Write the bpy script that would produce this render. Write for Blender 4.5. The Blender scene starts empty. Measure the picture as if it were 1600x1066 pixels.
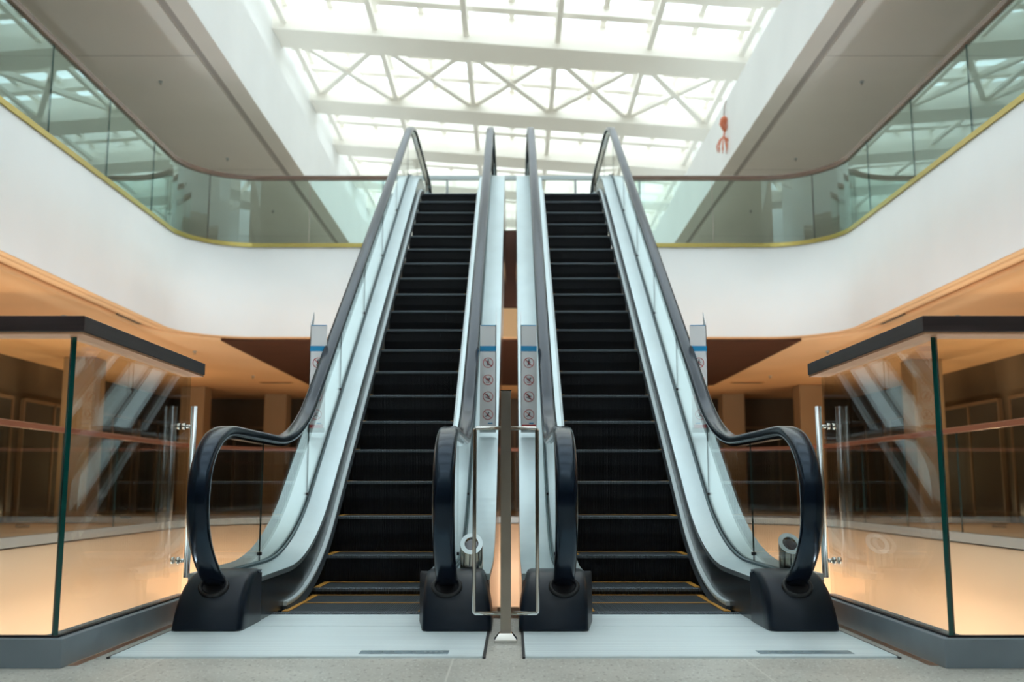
import bpy, bmesh, math, random
from mathutils import Vector, Matrix
random.seed(7)
PI = math.pi
S = bpy.context.scene
COL = S.collection

# ------------------------------------------------------------------ camera
cam_d = bpy.data.cameras.new('camera'); cam = bpy.data.objects.new('camera', cam_d); COL.objects.link(cam)
S.camera = cam
cam.location = (0.037, 0.0, 0.6716)
cam.rotation_euler = (PI/2 + 0.1457, 0, 0)
cam_d.sensor_width = 36.0; cam_d.lens = 1556.3/1600*36.0
cam_d.shift_x = -1.9/1600
cam_d.clip_start = 0.05; cam_d.clip_end = 300
cam_d.dof.use_dof = True; cam_d.dof.focus_distance = 5.2; cam_d.dof.aperture_fstop = 2.2

# ------------------------------------------------------------------ sky and exposure
w = bpy.data.worlds.new('sky'); S.world = w; w.use_nodes = True
nt = w.node_tree; nt.nodes.clear()
wo = nt.nodes.new('ShaderNodeOutputWorld'); bg = nt.nodes.new('ShaderNodeBackground')
bg.inputs[0].default_value = (0.83, 0.955, 1.0, 1); bg.inputs[1].default_value = 2.35
nt.links.new(bg.outputs[0], wo.inputs[0])
S.view_settings.view_transform = 'Standard'; S.view_settings.look = 'None'
S.view_settings.exposure = 0.55; S.view_settings.gamma = 1.0
S.view_settings.use_curve_mapping = False
S.cycles.transparent_max_bounces = 40
S.cycles.max_bounces = 12; S.cycles.diffuse_bounces = 6; S.cycles.glossy_bounces = 6
S.cycles.sample_clamp_indirect = 8.0
S.cycles.caustics_reflective = False; S.cycles.caustics_refractive = False

# ------------------------------------------------------------------ materials
def new_mat(name):
    m = bpy.data.materials.new(name); m.use_nodes = True
    nt = m.node_tree
    return m, nt, nt.nodes['Principled BSDF']
def pbr(name, col, rough=0.5, metal=0.0, spec=0.5, noise=None, bump=None, coat=0.0, aniso=None):
    m, nt, b = new_mat(name)
    b.inputs['Base Color'].default_value = (*col, 1); b.inputs['Roughness'].default_value = rough
    b.inputs['Metallic'].default_value = metal; b.inputs['Specular IOR Level'].default_value = spec
    b.inputs['Coat Weight'].default_value = coat
    tc = nt.nodes.new('ShaderNodeTexCoord')
    if noise:                                   # (scale xyz, amount, detail)
        mp = nt.nodes.new('ShaderNodeMapping'); nt.links.new(tc.outputs['Object'], mp.inputs[0])
        mp.inputs['Scale'].default_value = noise[0]
        n = nt.nodes.new('ShaderNodeTexNoise'); n.inputs['Scale'].default_value = 1.0
        n.inputs['Detail'].default_value = noise[2]
        nt.links.new(mp.outputs[0], n.inputs['Vector'])
        r = nt.nodes.new('ShaderNodeValToRGB')
        a = noise[1]
        r.color_ramp.elements[0].position = 0.3; r.color_ramp.elements[1].position = 0.7
        r.color_ramp.elements[0].color = (*[max(0, c*(1-a)) for c in col], 1)
        r.color_ramp.elements[1].color = (*[min(1, c*(1+a)) for c in col], 1)
        nt.links.new(n.outputs['Fac'], r.inputs[0]); nt.links.new(r.outputs[0], b.inputs['Base Color'])
    if bump:                                    # (axis, scale, strength) ribs
        wv = nt.nodes.new('ShaderNodeTexWave'); wv.wave_type = 'BANDS'; wv.bands_direction = bump[0]
        wv.inputs['Scale'].default_value = bump[1]; nt.links.new(tc.outputs['Object'], wv.inputs['Vector'])
        bp = nt.nodes.new('ShaderNodeBump'); bp.inputs['Strength'].default_value = bump[2]; bp.inputs['Distance'].default_value = 0.004
        nt.links.new(wv.outputs['Fac'], bp.inputs['Height']); nt.links.new(bp.outputs[0], b.inputs['Normal'])
    return m
def glass_mat(name, tint, ior=1.5, refl=(1, 1, 1)):
    m = bpy.data.materials.new(name); m.use_nodes = True; nt = m.node_tree; nt.nodes.clear()
    out = nt.nodes.new('ShaderNodeOutputMaterial'); mix = nt.nodes.new('ShaderNodeMixShader')
    tr = nt.nodes.new('ShaderNodeBsdfTransparent'); tr.inputs[0].default_value = (*tint, 1)
    gl = nt.nodes.new('ShaderNodeBsdfGlossy'); gl.inputs['Roughness'].default_value = 0.0; gl.inputs[0].default_value = (*refl, 1)
    fr = nt.nodes.new('ShaderNodeFresnel'); ge = nt.nodes.new('ShaderNodeNewGeometry')
    mx = nt.nodes.new('ShaderNodeMapRange')
    mx.inputs['To Min'].default_value = ior; mx.inputs['To Max'].default_value = 1/ior
    nt.links.new(ge.outputs['Backfacing'], mx.inputs['Value']); nt.links.new(mx.outputs[0], fr.inputs['IOR'])
    nt.links.new(fr.outputs[0], mix.inputs[0]); nt.links.new(tr.outputs[0], mix.inputs[1]); nt.links.new(gl.outputs[0], mix.inputs[2])
    nt.links.new(mix.outputs[0], out.inputs[0])
    return m
def emit(name, col, s):
    m = bpy.data.materials.new(name); m.use_nodes = True; nt = m.node_tree; nt.nodes.clear()
    out = nt.nodes.new('ShaderNodeOutputMaterial'); e = nt.nodes.new('ShaderNodeEmission')
    e.inputs[0].default_value = (*col, 1); e.inputs[1].default_value = s; nt.links.new(e.outputs[0], out.inputs[0]); return m

M = {}
M['white'] = pbr('white_paint', (0.92, 0.935, 0.935), 0.55, noise=((0.6, 0.6, 0.6), 0.03, 3))
M['soffit'] = pbr('soffit_paint', (0.86, 0.81, 0.75), 0.7, noise=((0.4, 0.4, 0.4), 0.04, 3))
M['groove'] = pbr('groove_grey', (0.45, 0.41, 0.38), 0.8)
M['near_slab'] = pbr('near_slab_grey', (0.22, 0.28, 0.34), 0.8)
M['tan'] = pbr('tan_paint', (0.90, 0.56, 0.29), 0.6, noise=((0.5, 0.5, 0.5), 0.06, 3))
M['tan_groove'] = pbr('tan_groove', (0.50, 0.24, 0.09), 0.7)
M['peach'] = pbr('peach_warm_lit', (0.86, 0.61, 0.42), 0.45, noise=((0.5, 0.5, 0.5), 0.04, 3))  # pale fascia paint with the warm light put into its colour
M['kerb'] = pbr('kerb_grey', (0.33, 0.36, 0.38), 0.35, metal=0.3)
M['kerb_dark'] = pbr('kerb_dark', (0.24, 0.29, 0.33), 0.42, metal=0.25, noise=((3, 3, 3), 0.12, 3))
M['brass'] = pbr('brass', (0.55, 0.45, 0.14), 0.3, metal=0.7)
M['wood_rail'] = pbr('rail_wood', (0.16, 0.10, 0.07), 0.35, noise=((3, 3, 40), 0.35, 5))
M['rail_lam'] = pbr('rail_laminate', (0.035, 0.022, 0.022), 0.38, spec=0.6, noise=((2, 2, 60), 0.3, 4))
M['rail_under_lit'] = pbr('rail_underside', (0.62, 0.33, 0.19), 0.5)  # underside of the dark rail, warm light from below put into the colour
M['wood_ceiling'] = pbr('ceiling_wood', (0.075, 0.026, 0.013), 0.5, noise=((1, 14, 1), 0.35, 5), bump=('Y', 2.2, 0.5))
M['steel'] = pbr('brushed_steel', (0.62, 0.66, 0.68), 0.27, metal=1.0, noise=((60, 2, 2), 0.05, 3))
M['deck'] = pbr('deck_steel', (0.52, 0.62, 0.65), 0.33, metal=0.75, noise=((4, 2, 2), 0.06, 4))
M['deck_edge'] = pbr('guard_alu', (0.72, 0.82, 0.85), 0.45, metal=0.25)
M['seal'] = pbr('glazing_seal', (0.07, 0.13, 0.15), 0.45)
M['chrome'] = pbr('chrome', (0.72, 0.72, 0.70), 0.08, metal=1.0)
M['post_steel'] = pbr('post_steel', (0.50, 0.45, 0.39), 0.28, metal=1.0, noise=((6, 6, 4), 0.18, 3))
M['mirror_clad'] = pbr('cladding_steel', (0.55, 0.47, 0.42), 0.18, metal=1.0)
M['newel'] = pbr('newel_black', (0.006, 0.012, 0.022), 0.36, spec=0.28, noise=((8, 8, 8), 0.15, 3))
M['rubber'] = pbr('handrail_rubber', (0.004, 0.008, 0.016), 0.20, spec=0.45)
M["rubber"].node_tree.nodes["Principled BSDF"].inputs["Specular Tint"].default_value = (0.62, 0.80, 1.0, 1)
M['skirt'] = pbr('skirt_black', (0.016, 0.022, 0.028), 0.25, spec=0.5)
M['brush'] = pbr('brush_grey', (0.035, 0.045, 0.055), 0.8, noise=((200, 200, 200), 0.5, 2))
M['step'] = pbr('step_black', (0.006, 0.007, 0.010), 0.5, bump=('X', 26, 0.9), spec=0.4)
M['tread'] = pbr('step_tread', (0.045, 0.06, 0.075), 0.45, metal=0.4, bump=('X', 26, 0.9))
M['cleat'] = pbr('step_cleat', (0.17, 0.20, 0.23), 0.4, metal=0.6, bump=('X', 26, 1.0))
M['yellow'] = pbr('step_yellow', (0.62, 0.30, 0.04), 0.5)
M['plate'] = pbr('landing_alu', (0.78, 0.89, 0.94), 0.42, metal=0.25, noise=((0.7, 60, 1), 0.10, 4), bump=('Y', 16, 0.35))
M['plate_dark'] = pbr('nameplate_alu', (0.24, 0.33, 0.38), 0.4, metal=0.4, noise=((14, 60, 1), 0.35, 3))
M['sign_white'] = pbr('sign_white', (0.80, 0.83, 0.86), 0.35)
M['sign_blue'] = pbr('sign_blue', (0.02, 0.30, 0.60), 0.4)
M['sign_red'] = pbr('sign_red', (0.50, 0.035, 0.04), 0.45)
M['sign_dark'] = pbr('sign_ink', (0.03, 0.03, 0.04), 0.5)
M['bracket'] = pbr('bracket_grey', (0.45, 0.52, 0.54), 0.4, metal=0.4)
M['bracket_red'] = pbr('bracket_red', (0.16, 0.03, 0.03), 0.5)
M['lens'] = pbr('lens_dark', (0.03, 0.03, 0.045), 0.15, spec=0.8)
M['seam'] = pbr('pane_seam', (0.02, 0.05, 0.05), 0.3)
M['edge'] = pbr('glass_edge', (0.003, 0.07, 0.062), 0.15, spec=0.7)
M['column'] = pbr('column_tan', (0.42, 0.31, 0.19), 0.5, noise=((0.6, 0.6, 0.6), 0.08, 3))
M['store'] = pbr('shop_dark', (0.11, 0.09, 0.065), 0.35, noise=((0.6, 0.6, 0.3), 0.5, 3))
M['store_glass'] = pbr('shop_glass', (0.07, 0.065, 0.055), 0.2, spec=0.6)
M['mullion'] = pbr('mullion', (0.20, 0.14, 0.09), 0.4)
M['band'] = pbr('shop_band', (0.22, 0.20, 0.16), 0.5)
M['steel_white'] = pbr('roof_steel_white', (0.95, 0.91, 0.84), 0.5)
M['floor_in'] = pbr('floor_inside', (0.52, 0.47, 0.40), 0.3, noise=((1, 1, 1), 0.1, 3))
M['floor_bounce'] = pbr('floor_bounce_white', (0.86, 0.85, 0.82), 0.3)  # unseen lower floor, made white to bounce daylight up to the fascia
M['rail_red'] = pbr('rail_reddish_wood', (0.24, 0.09, 0.055), 0.35)
M['deco_red'] = pbr('paper_red', (0.80, 0.26, 0.14), 0.7)
M['string'] = pbr('string', (0.35, 0.25, 0.22), 0.8)
M['black'] = pbr('black_plastic', (0.01, 0.01, 0.012), 0.5)
M['glass'] = glass_mat('clear_glass', (0.955, 0.985, 0.975), 1.5)
M['glass_box'] = glass_mat('floor_glass', (0.93, 0.955, 0.94), 1.52)
M['glass_gal'] = glass_mat('gallery_glass', (0.88, 0.96, 0.945), 1.75, (0.80, 1.0, 0.98))
M['roof_glass'] = glass_mat('roof_glass', (0.99, 0.995, 1.0), 1.3)

# stone floor with flecks and wide slab joints
def stone():
    m, nt, b = new_mat('stone_floor')
    tc = nt.nodes.new('ShaderNodeTexCoord'); L = nt.links.new
    def nz(scale, det, vec=(1, 1, 1)):
        mp = nt.nodes.new('ShaderNodeMapping'); mp.inputs['Scale'].default_value = vec; L(tc.outputs['Object'], mp.inputs[0])
        n = nt.nodes.new('ShaderNodeTexNoise'); n.inputs['Scale'].default_value = scale; n.inputs['Detail'].default_value = det
        L(mp.outputs[0], n.inputs['Vector']); return n
    a = nz(3, 4); r = nt.nodes.new('ShaderNodeValToRGB')
    r.color_ramp.elements[0].position = .3; r.color_ramp.elements[1].position = .7
    r.color_ramp.elements[0].color = (.46, .445, .395, 1); r.color_ramp.elements[1].color = (.60, .58, .52, 1); L(a.outputs[0], r.inputs[0])
    v = nz(90, 3, (1, .6, 1)); r2 = nt.nodes.new('ShaderNodeValToRGB')
    r2.color_ramp.elements[0].position = .60; r2.color_ramp.elements[1].position = .66
    r2.color_ramp.elements[0].color = (0, 0, 0, 1); r2.color_ramp.elements[1].color = (1, 1, 1, 1); L(v.outputs[0], r2.inputs[0])
    mx = nt.nodes.new('ShaderNodeMixRGB'); mx.inputs[2].default_value = (.78, .78, .73, 1); L(r2.outputs[0], mx.inputs[0]); L(r.outputs[0], mx.inputs[1])
    d = nz(50, 3, (1, .7, 1)); r3 = nt.nodes.new('ShaderNodeValToRGB')
    r3.color_ramp.elements[0].position = .34; r3.color_ramp.elements[1].position = .40
    r3.color_ramp.elements[0].color = (1, 1, 1, 1); r3.color_ramp.elements[1].color = (0, 0, 0, 1); L(d.outputs[0], r3.inputs[0])
    m2 = nt.nodes.new('ShaderNodeMixRGB'); m2.inputs[2].default_value = (.30, .27, .24, 1); L(r3.outputs[0], m2.inputs[0]); L(mx.outputs[0], m2.inputs[1])
    br = nt.nodes.new('ShaderNodeTexBrick'); br.offset = 0; br.inputs['Scale'].default_value = 1; br.inputs['Mortar Size'].default_value = .004
    br.inputs['Brick Width'].default_value = 1.15; br.inputs['Row Height'].default_value = 1.2
    br.inputs['Color1'].default_value = (0, 0, 0, 1); br.inputs['Color2'].default_value = (0, 0, 0, 1); br.inputs['Mortar'].default_value = (1, 1, 1, 1)
    mp = nt.nodes.new('ShaderNodeMapping'); mp.inputs['Location'].default_value = (.2, .25, 0); L(tc.outputs['Object'], mp.inputs[0]); L(mp.outputs[0], br.inputs['Vector'])
    m3 = nt.nodes.new('ShaderNodeMixRGB'); m3.inputs[2].default_value = (.68, .66, .60, 1); L(br.outputs[0], m3.inputs[0]); L(m2.outputs[0], m3.inputs[1])
    L(m3.outputs[0], b.inputs['Base Color']); b.inputs['Roughness'].default_value = .35
    return m
M['stone'] = stone()

# ------------------------------------------------------------------ mesh helpers
def B(): return bmesh.new()
def bx(bm, x0, x1, y0, y1, z0, z1, mi=0):
    vs = [bm.verts.new((x, y, z)) for x in (x0, x1) for y in (y0, y1) for z in (z0, z1)]
    for q in ((0, 1, 3, 2), (4, 6, 7, 5), (0, 4, 5, 1), (2, 3, 7, 6), (0, 2, 6, 4), (1, 5, 7, 3)):
        f = bm.faces.new([vs[i] for i in q]); f.material_index = mi
def prism(bm, pts, x0, x1, mi=0, edge_mi=None, axis='x'):
    """polygon in the (Y,z) plane extruded along x (axis 'x'), or (X,z) along y ('y'), or (X,Y) along z ('z')"""
    def P(a, b, t): return {'x': (t, a, b), 'y': (a, t, b), 'z': (a, b, t)}[axis]
    A = [bm.verts.new(P(a, b, x0)) for a, b in pts]; C = [bm.verts.new(P(a, b, x1)) for a, b in pts]
    f = bm.faces.new(A); f.material_index = mi
    f = bm.faces.new(C[::-1]); f.material_index = mi
    n = len(pts)
    for i in range(n):
        f = bm.faces.new((A[i], C[i], C[(i+1) % n], A[(i+1) % n])); f.material_index = mi if edge_mi is None else edge_mi
def grid(bm, rows, closed_v=False, mi=0, smooth=False, cap=False):
    """rows: list of rings of 3D points"""
    R = [[bm.verts.new(p) for p in r] for r in rows]
    n = len(rows[0])
    for a, b in zip(R, R[1:]):
        for i in range(n if closed_v else n-1):
            f = bm.faces.new((a[i], a[(i+1) % n], b[(i+1) % n], b[i])); f.material_index = mi; f.smooth = smooth
    if cap:
        for r, rev in ((R[0], True), (R[-1], False)):
            f = bm.faces.new(r[::-1] if rev else r); f.material_index = mi
def tube(bm, pts, r, seg=12, mi=0, smooth=True, up=None):
    pts = [Vector(p) for p in pts]; rows = []
    prev = None
    for i, p in enumerate(pts):
        t = (pts[min(i+1, len(pts)-1)] - pts[max(i-1, 0)]).normalized()
        if prev is None:
            a = Vector((0, 0, 1)) if abs(t.z) < .9 else Vector((1, 0, 0))
            u = t.cross(a).normalized()
        else:
            u = (prev - t*prev.dot(t)).normalized()
        prev = u; v = t.cross(u)
        rr = r[i] if isinstance(r, (list, tuple)) else r
        rows.append([p + (u*math.cos(2*PI*k/seg) + v*math.sin(2*PI*k/seg))*rr for k in range(seg)])
    grid(bm, rows, True, mi, smooth, cap=True)
def sqbar(bm, p, q, wdt, hgt, mi=0):
    p = Vector(p); q = Vector(q); t = (q-p).normalized()
    a = Vector((0, 0, 1)) if abs(t.z) < .9 else Vector((0, 1, 0))
    u = t.cross(a).normalized()*wdt/2; v = u.normalized().cross(t)*hgt/2
    grid(bm, [[c+u+v, c-u+v, c-u-v, c+u-v] for c in (p, q)], True, mi, False, cap=True)
def link(name, bm, mats, parent=None, bevel=0, smooth=False):
    bmesh.ops.recalc_face_normals(bm, faces=bm.faces)
    me = bpy.data.meshes.new(name); bm.to_mesh(me); bm.free()
    if not isinstance(mats, (list, tuple)): mats = [mats]
    for m in mats: me.materials.append(M[m])
    o = bpy.data.objects.new(name, me); COL.objects.link(o)
    if parent: o.parent = parent
    if bevel:
        b = o.modifiers.new('bevel', 'BEVEL'); b.width = bevel; b.segments = 2; b.limit_method = 'ANGLE'; b.angle_limit = math.radians(40)
    if smooth:
        for p in me.polygons: p.use_smooth = True
    return o
def tag(o, label, cat, group=None):
    o['label'] = label; o['category'] = cat
    if group: o['group'] = group
    return o
def thing(name, label, cat, loc=(0, 0, 0), rotz=0, group=None):
    o = bpy.data.objects.new(name, None); COL.objects.link(o); o.location = loc; o.rotation_euler = (0, 0, rotz)
    o.empty_display_size = 0.2
    return tag(o, label, cat, group)
def struct(name, bm, mats, parent=None, bevel=0, smooth=False):
    o = link(name, bm, mats, parent, bevel, smooth)
    if not parent: o['kind'] = 'structure'
    return o

# ------------------------------------------------------------------ shell: plan curves of the two voids
def void_path(xs, y0, ycross, rad, n=14, xcut=None):
    """from left near corner, along the left side, round the far corners, back down the right side; each point with outward normal"""
    P = []
    k = 8
    for i in range(k): P.append((-xs, y0 + (ycross-rad-y0)*i/k, -1, 0))
    for i in range(n+1):
        a = PI - (PI/2)*i/n
        P.append((-xs+rad + rad*math.cos(a), ycross-rad + rad*math.sin(a), math.cos(a), math.sin(a)))
    for i in range(1, 6):
        P.append((-xs+rad + (2*xs-2*rad)*i/6, ycross, 0, 1))
    for i in range(n+1):
        a = PI/2 - (PI/2)*i/n
        P.append((xs-rad + rad*math.cos(a), ycross-rad + rad*math.sin(a), math.cos(a), math.sin(a)))
    for i in range(1, k+1): P.append((xs, ycross-rad + (y0-(ycross-rad))*i/k, 1, 0))
    return P
def off(P, d): return [(x+nx*d, y+ny*d) for x, y, nx, ny in P]
def ribbon(bm, P, secs, mi=0, smooth=True):
    """secs: closed cross-section [(offset, z)] swept along the path"""
    rows = [[(x+nx*d, y+ny*d, z) for d, z in secs] for x, y, nx, ny in P]
    grid(bm, rows, True, mi, smooth, cap=True)
def outer_ring(bm, P, d, z, X=12.0, YF=50.0, mi=0, y0=None):
    ins = off(P, d); outs = []
    for (x, y, nx, ny) in P:
        if abs(nx) > .999: outs.append((X*(1 if nx > 0 else -1), y))
        else:
            t = abs(nx)
            outs.append((x + nx*(X-abs(x)) if abs(nx) > .5 else x + nx*(X-abs(x)), YF if abs(ny) > .7 else y + (YF-y)*abs(ny)/.7))
    A = [bm.verts.new((x, y, z)) for x, y in ins]; C = [bm.verts.new((x, y, z)) for x, y in outs]
    for i in range(len(A)-1):
        f = bm.faces.new((A[i], A[i+1], C[i+1], C[i])); f.material_index = mi

UP = void_path(5.47, -4.0, 16.7, 1.15)
LOW = void_path(5.6, 3.95, 19.2, 2.2)
ZF, ZC = 4.75, 3.2          # first floor level, underside of its slab

# main stone floor (near side) with the landing piece between the glass boxes, open joint strip in the middle
bm = B()
bx(bm, -12, 12, -10, 3.92, -0.30, 0.0)
bx(bm, -1.62, 1.62, 3.92, 5.30, -0.30, 0.0)
struct('floor', bm, 'stone')
# far floor around the lower void
bm = B(); outer_ring(bm, LOW, 0.0, 0.0, mi=0); outer_ring(bm, LOW, 0.0, -0.3, mi=0)
struct('floor_far', bm, 'floor_in')
# lower level floor
bm = B(); bx(bm, -12, 12, 3.9, 50, -5.0, -4.8); struct('floor_lower', bm, 'floor_bounce')
# lower void fascia: peach band with kerb on top
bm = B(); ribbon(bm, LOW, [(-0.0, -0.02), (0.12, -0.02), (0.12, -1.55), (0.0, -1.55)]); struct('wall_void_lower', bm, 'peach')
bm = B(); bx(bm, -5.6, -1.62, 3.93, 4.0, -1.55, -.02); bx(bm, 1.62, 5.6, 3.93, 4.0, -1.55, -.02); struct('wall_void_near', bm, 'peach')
# ceiling of the lower level
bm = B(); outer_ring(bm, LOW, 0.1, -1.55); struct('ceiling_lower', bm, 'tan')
# upper (first floor) fascia, slab and soffit
bm = B(); ribbon(bm, UP, [(0, ZC-.006), (0, ZF), (0.14, ZF), (0.14, ZC-.006)]); struct('wall_fascia', bm, 'white')
bm = B(); outer_ring(bm, UP, 0.14, ZF); struct('floor_gallery', bm, 'floor_in')
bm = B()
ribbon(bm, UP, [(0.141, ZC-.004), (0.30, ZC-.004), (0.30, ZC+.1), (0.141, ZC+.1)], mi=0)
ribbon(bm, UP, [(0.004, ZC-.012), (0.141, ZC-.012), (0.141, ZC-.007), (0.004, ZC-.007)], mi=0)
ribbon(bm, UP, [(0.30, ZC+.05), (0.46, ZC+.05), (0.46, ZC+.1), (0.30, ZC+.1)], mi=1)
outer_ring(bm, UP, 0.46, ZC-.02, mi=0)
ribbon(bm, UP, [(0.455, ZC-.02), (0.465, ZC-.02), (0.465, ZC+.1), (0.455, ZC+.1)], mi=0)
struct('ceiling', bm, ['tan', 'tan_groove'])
# dark wooden ceiling field under the cross gallery
bm = B(); bx(bm, -5.0, 5.0, 16.98, 24.6, ZC-.035, ZC+.02)
struct('ceiling_wood', bm, 'wood_ceiling')
bm = B(); bx(bm, -12, 12, -10, -4.0, ZC, ZF); struct('ceiling_near_added', bm, 'near_slab')  # unseen slab behind the viewer, added for dark cool reflections in the newels
bm = B(); bx(bm, -12, 12, -7.2, -7.0, 0, ZC); struct('wall_near_added', bm, 'store')  # unseen dark wall, added to darken reflections in newels and glass
# brass shoe along the gallery edge
def part_path(P, f): return [p for p in P if f(p)]
def cut_path(P, xa, side):
    """portion of the path on one side, ending on the cross run at |x| = xa"""
    Q = [p for p in P if (p[0] < -xa if side < 0 else p[0] > xa)]
    e = (side*xa, P[len(P)//2][1], 0, 1)
    return Q + [e] if side < 0 else [e] + Q

# second floor soffit, fascia and the set-back wall over it
for side, nm in ((-1, 'left'), (1, 'right')):
    bm = B()
    xi = 4.94 + .001
    def X(a, b): return (side*a, side*b) if side > 0 else (side*b, side*a)
    x0, x1 = X(xi+.141, xi+.32); bx(bm, x0, x1, -9, 50, 8.0, 8.12, 0)
    x0, x1 = X(xi-.018, xi+.141); bx(bm, x0, x1, -9, 50, 7.988, 7.996, 0)
    x0, x1 = X(xi+.32, xi+.46); bx(bm, x0, x1, -9, 50, 8.05, 8.12, 1)
    x0, x1 = X(xi+.46, 12); bx(bm, x0, x1, -9, 50, 8.0, 8.12, 0)
    # panel joints
    for yy in (2.0, 8.0, 16.2, 22.4, 28.6): 
        x0, x1 = X(xi+.46, 12); bx(bm, x0, x1, yy, yy+.012, 7.997, 8.0, 1)
    struct('ceiling_soffit_'+nm, bm, ['soffit', 'groove'])
    bm = B(); x0, x1 = X(xi-.02, xi+.14); bx(bm, x0, x1, -9, 50, 7.998, 9.45)
    x0, x1 = X(xi+.14, 6.2); bx(bm, x0, x1, -9, 50, 9.3, 9.45)
    struct('wall_upper_fascia_'+nm, bm, 'white')
    top = 13.4 if side < 0 else 12.5
    bm = B(); x0, x1 = X(6.2, 6.5); bx(bm, x0, x1, -9, 50, 9.45, top); struct('wall_upper_'+nm, bm, 'white')
    bm = B(); x0, x1 = X(12, 12.2); bx(bm, x0, x1, -10, 50, -5, 9.0); struct('wall_'+nm, bm, 'white')
    x0, x1 = X(9.6, 9.75)
# back (behind the viewer) and far walls
bm = B(); bx(bm, -12.2, 12.2, -10.2, -10, -0.3, 13.6); struct('wall_back', bm, 'white')
bm = B(); bx(bm, -12.2, 12.2, 50, 50.2, -5, 13.6); struct('wall_far', bm, 'white')

# ------------------------------------------------------------------ skylight
TILT = math.tan(math.radians(4.4))
ZR = 12.72                               # glass height at x = 0
def zr(x, dz=0.0): return ZR - TILT*x + dz
Y0R, Y1R = -9.0, 50.0
bm = B()
grid(bm, [[(x, Y0R, zr(x, .06)), (x, Y1R, zr(x, .06))] for x in (-6.3, 6.3)])
grid(bm, [[(x, Y0R, zr(x, .085)), (x, Y1R, zr(x, .085))] for x in (-6.3, 6.3)])
struct('window_1', bm, 'roof_glass')
def slab_x(bm, x0, x1, y0, y1, lo, hi, mi=0):
    """bar across the roof following the tilt"""
    grid(bm, [[(x, y0, zr(x, lo)), (x, y1, zr(x, lo)), (x, y1, zr(x, hi)), (x, y0, zr(x, hi))] for x in (x0, x1)], True, mi, False, cap=True)
beams = [-6.6, -2.1, 2.4, 6.9, 11.4, 15.9, 20.2, 24.3, 29.1, 33.1, 37.1, 41.1, 45.1]
n = 0
for i, yb in enumerate(beams):
    bm = B(); slab_x(bm, -6.2, 6.2, yb, yb+1.15, -.78, -.36); 
    slab_x(bm, -6.2, 6.2, yb+.06, yb+.10, -.36, .0)
    struct('trim_%d' % (n+1), bm, 'steel_white'); n += 1
# purlins
for i in range(len(beams)-1):
    a, b = beams[i]+1.15, beams[i+1]
    bm = B()
    for t in (0.28, 0.68):
        y = a + (b-a)*t; slab_x(bm, -6.2, 6.2, y, y+.30, -.26, .04)
    struct('trim_%d' % (n+1), bm, 'steel_white'); n += 1
# rafters: heavy pair lines and light lines
for x in [-5.9, -3.54, -1.18, 1.18, 3.54, 5.9]:
    bm = B(); bx(bm, x-.075, x+.075, Y0R, Y1R, zr(x, -.10), zr(x, .05))
    bx(bm, x-.07, x+.07, Y0R, Y1R, zr(x, -.62), zr(x, -.52))
    struct('trim_%d' % (n+1), bm, 'steel_white'); n += 1
for x in [-4.72, -2.36, 0, 2.36, 4.72]:
    bm = B(); bx(bm, x-.075, x+.075, Y0R, Y1R, zr(x, -.07), zr(x, .05))
    struct('trim_%d' % (n+1), bm, 'steel_white'); n += 1
# cross bracing in one bay
xs = [-5.9, -3.54, -1.18, 1.18, 3.54, 5.9]
ya, yb = 25.45, 29.1
for a, b in zip(xs, xs[1:]):
    bm = B()
    sqbar(bm, (a+.1, ya, zr(a+.1, -.55)), (b-.1, yb, zr(b-.1, -.55)), .17, .15)
    sqbar(bm, (a+.1, yb, zr(a+.1, -.50)), (b-.1, ya, zr(b-.1, -.50)), .17, .15)
    struct('trim_%d' % (n+1), bm, 'steel_white'); n += 1

# ------------------------------------------------------------------ shop fronts and columns under the galleries
def storefront_x(side, num):
    x = 9.7*side
    bm = B(); bx(bm, min(x, x+.2*side), max(x, x+.2*side), 3.0, 28.5, 0, ZC-.02)
    wl = struct('wall_shop_left' if side < 0 else 'wall_shop_right', bm, 'store')
    k = num
    for y in [4.2+3.1*i for i in range(8)]:
        bm = B(); xa = x-.05*side
        bx(bm, min(xa, x), max(xa, x), y, y+2.6, .1, 2.35, 0)
        for yy in (y-.05, y+1.27, y+2.6): bx(bm, min(xa-.03*side, x), max(xa-.03*side, x), yy, yy+.06, .0, 2.4, 1)
        bx(bm, min(xa-.03*side, x), max(xa-.03*side, x), y, y+2.6, 2.35, 2.42, 1)
        struct('window_%d' % k, bm, ['store_glass', 'mullion']); k += 1
    return k
k = storefront_x(-1, 2); k = storefront_x(1, k)
bm = B(); bx(bm, -9.7, 9.7, 28.5, 28.7, 0, ZC-.02); struct('wall_shop_far', bm, 'store')
for x in [-9.2+3.1*i for i in range(6)]:
    bm = B(); bx(bm, x, x+2.6, 28.45, 28.5, .1, 2.3, 0)
    for xx in (x-.05, x+1.27, x+2.6): bx(bm, xx, xx+.06, 28.42, 28.5, 0, 2.4, 1)
    bx(bm, x, x+2.6, 28.42, 28.5, 2.3, 2.38, 1)
    struct('window_%d' % k, bm, ['store_glass', 'mullion']); k += 1
def column(x, y, label, wd=.6):
    t = thing('column', label, 'column', (x, y, 0))
    bm = B(); bx(bm, -wd/2, wd/2, -wd/2, wd/2, 0, 2.75); link('shaft', bm, 'column', t, bevel=.02)
    if y > 16: t.children[0].scale.z = 1.155; return
    bm = B()
    def ring(h, z): return [(-h, -h, z), (h, -h, z), (h, h, z), (-h, h, z)]
    grid(bm, [ring(wd/2, 2.55), ring(wd/2+.38, 2.95), ring(wd/2+.38, 3.17)], True, 0, False, cap=True)
    link('capital', bm, 'column', t)
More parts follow.
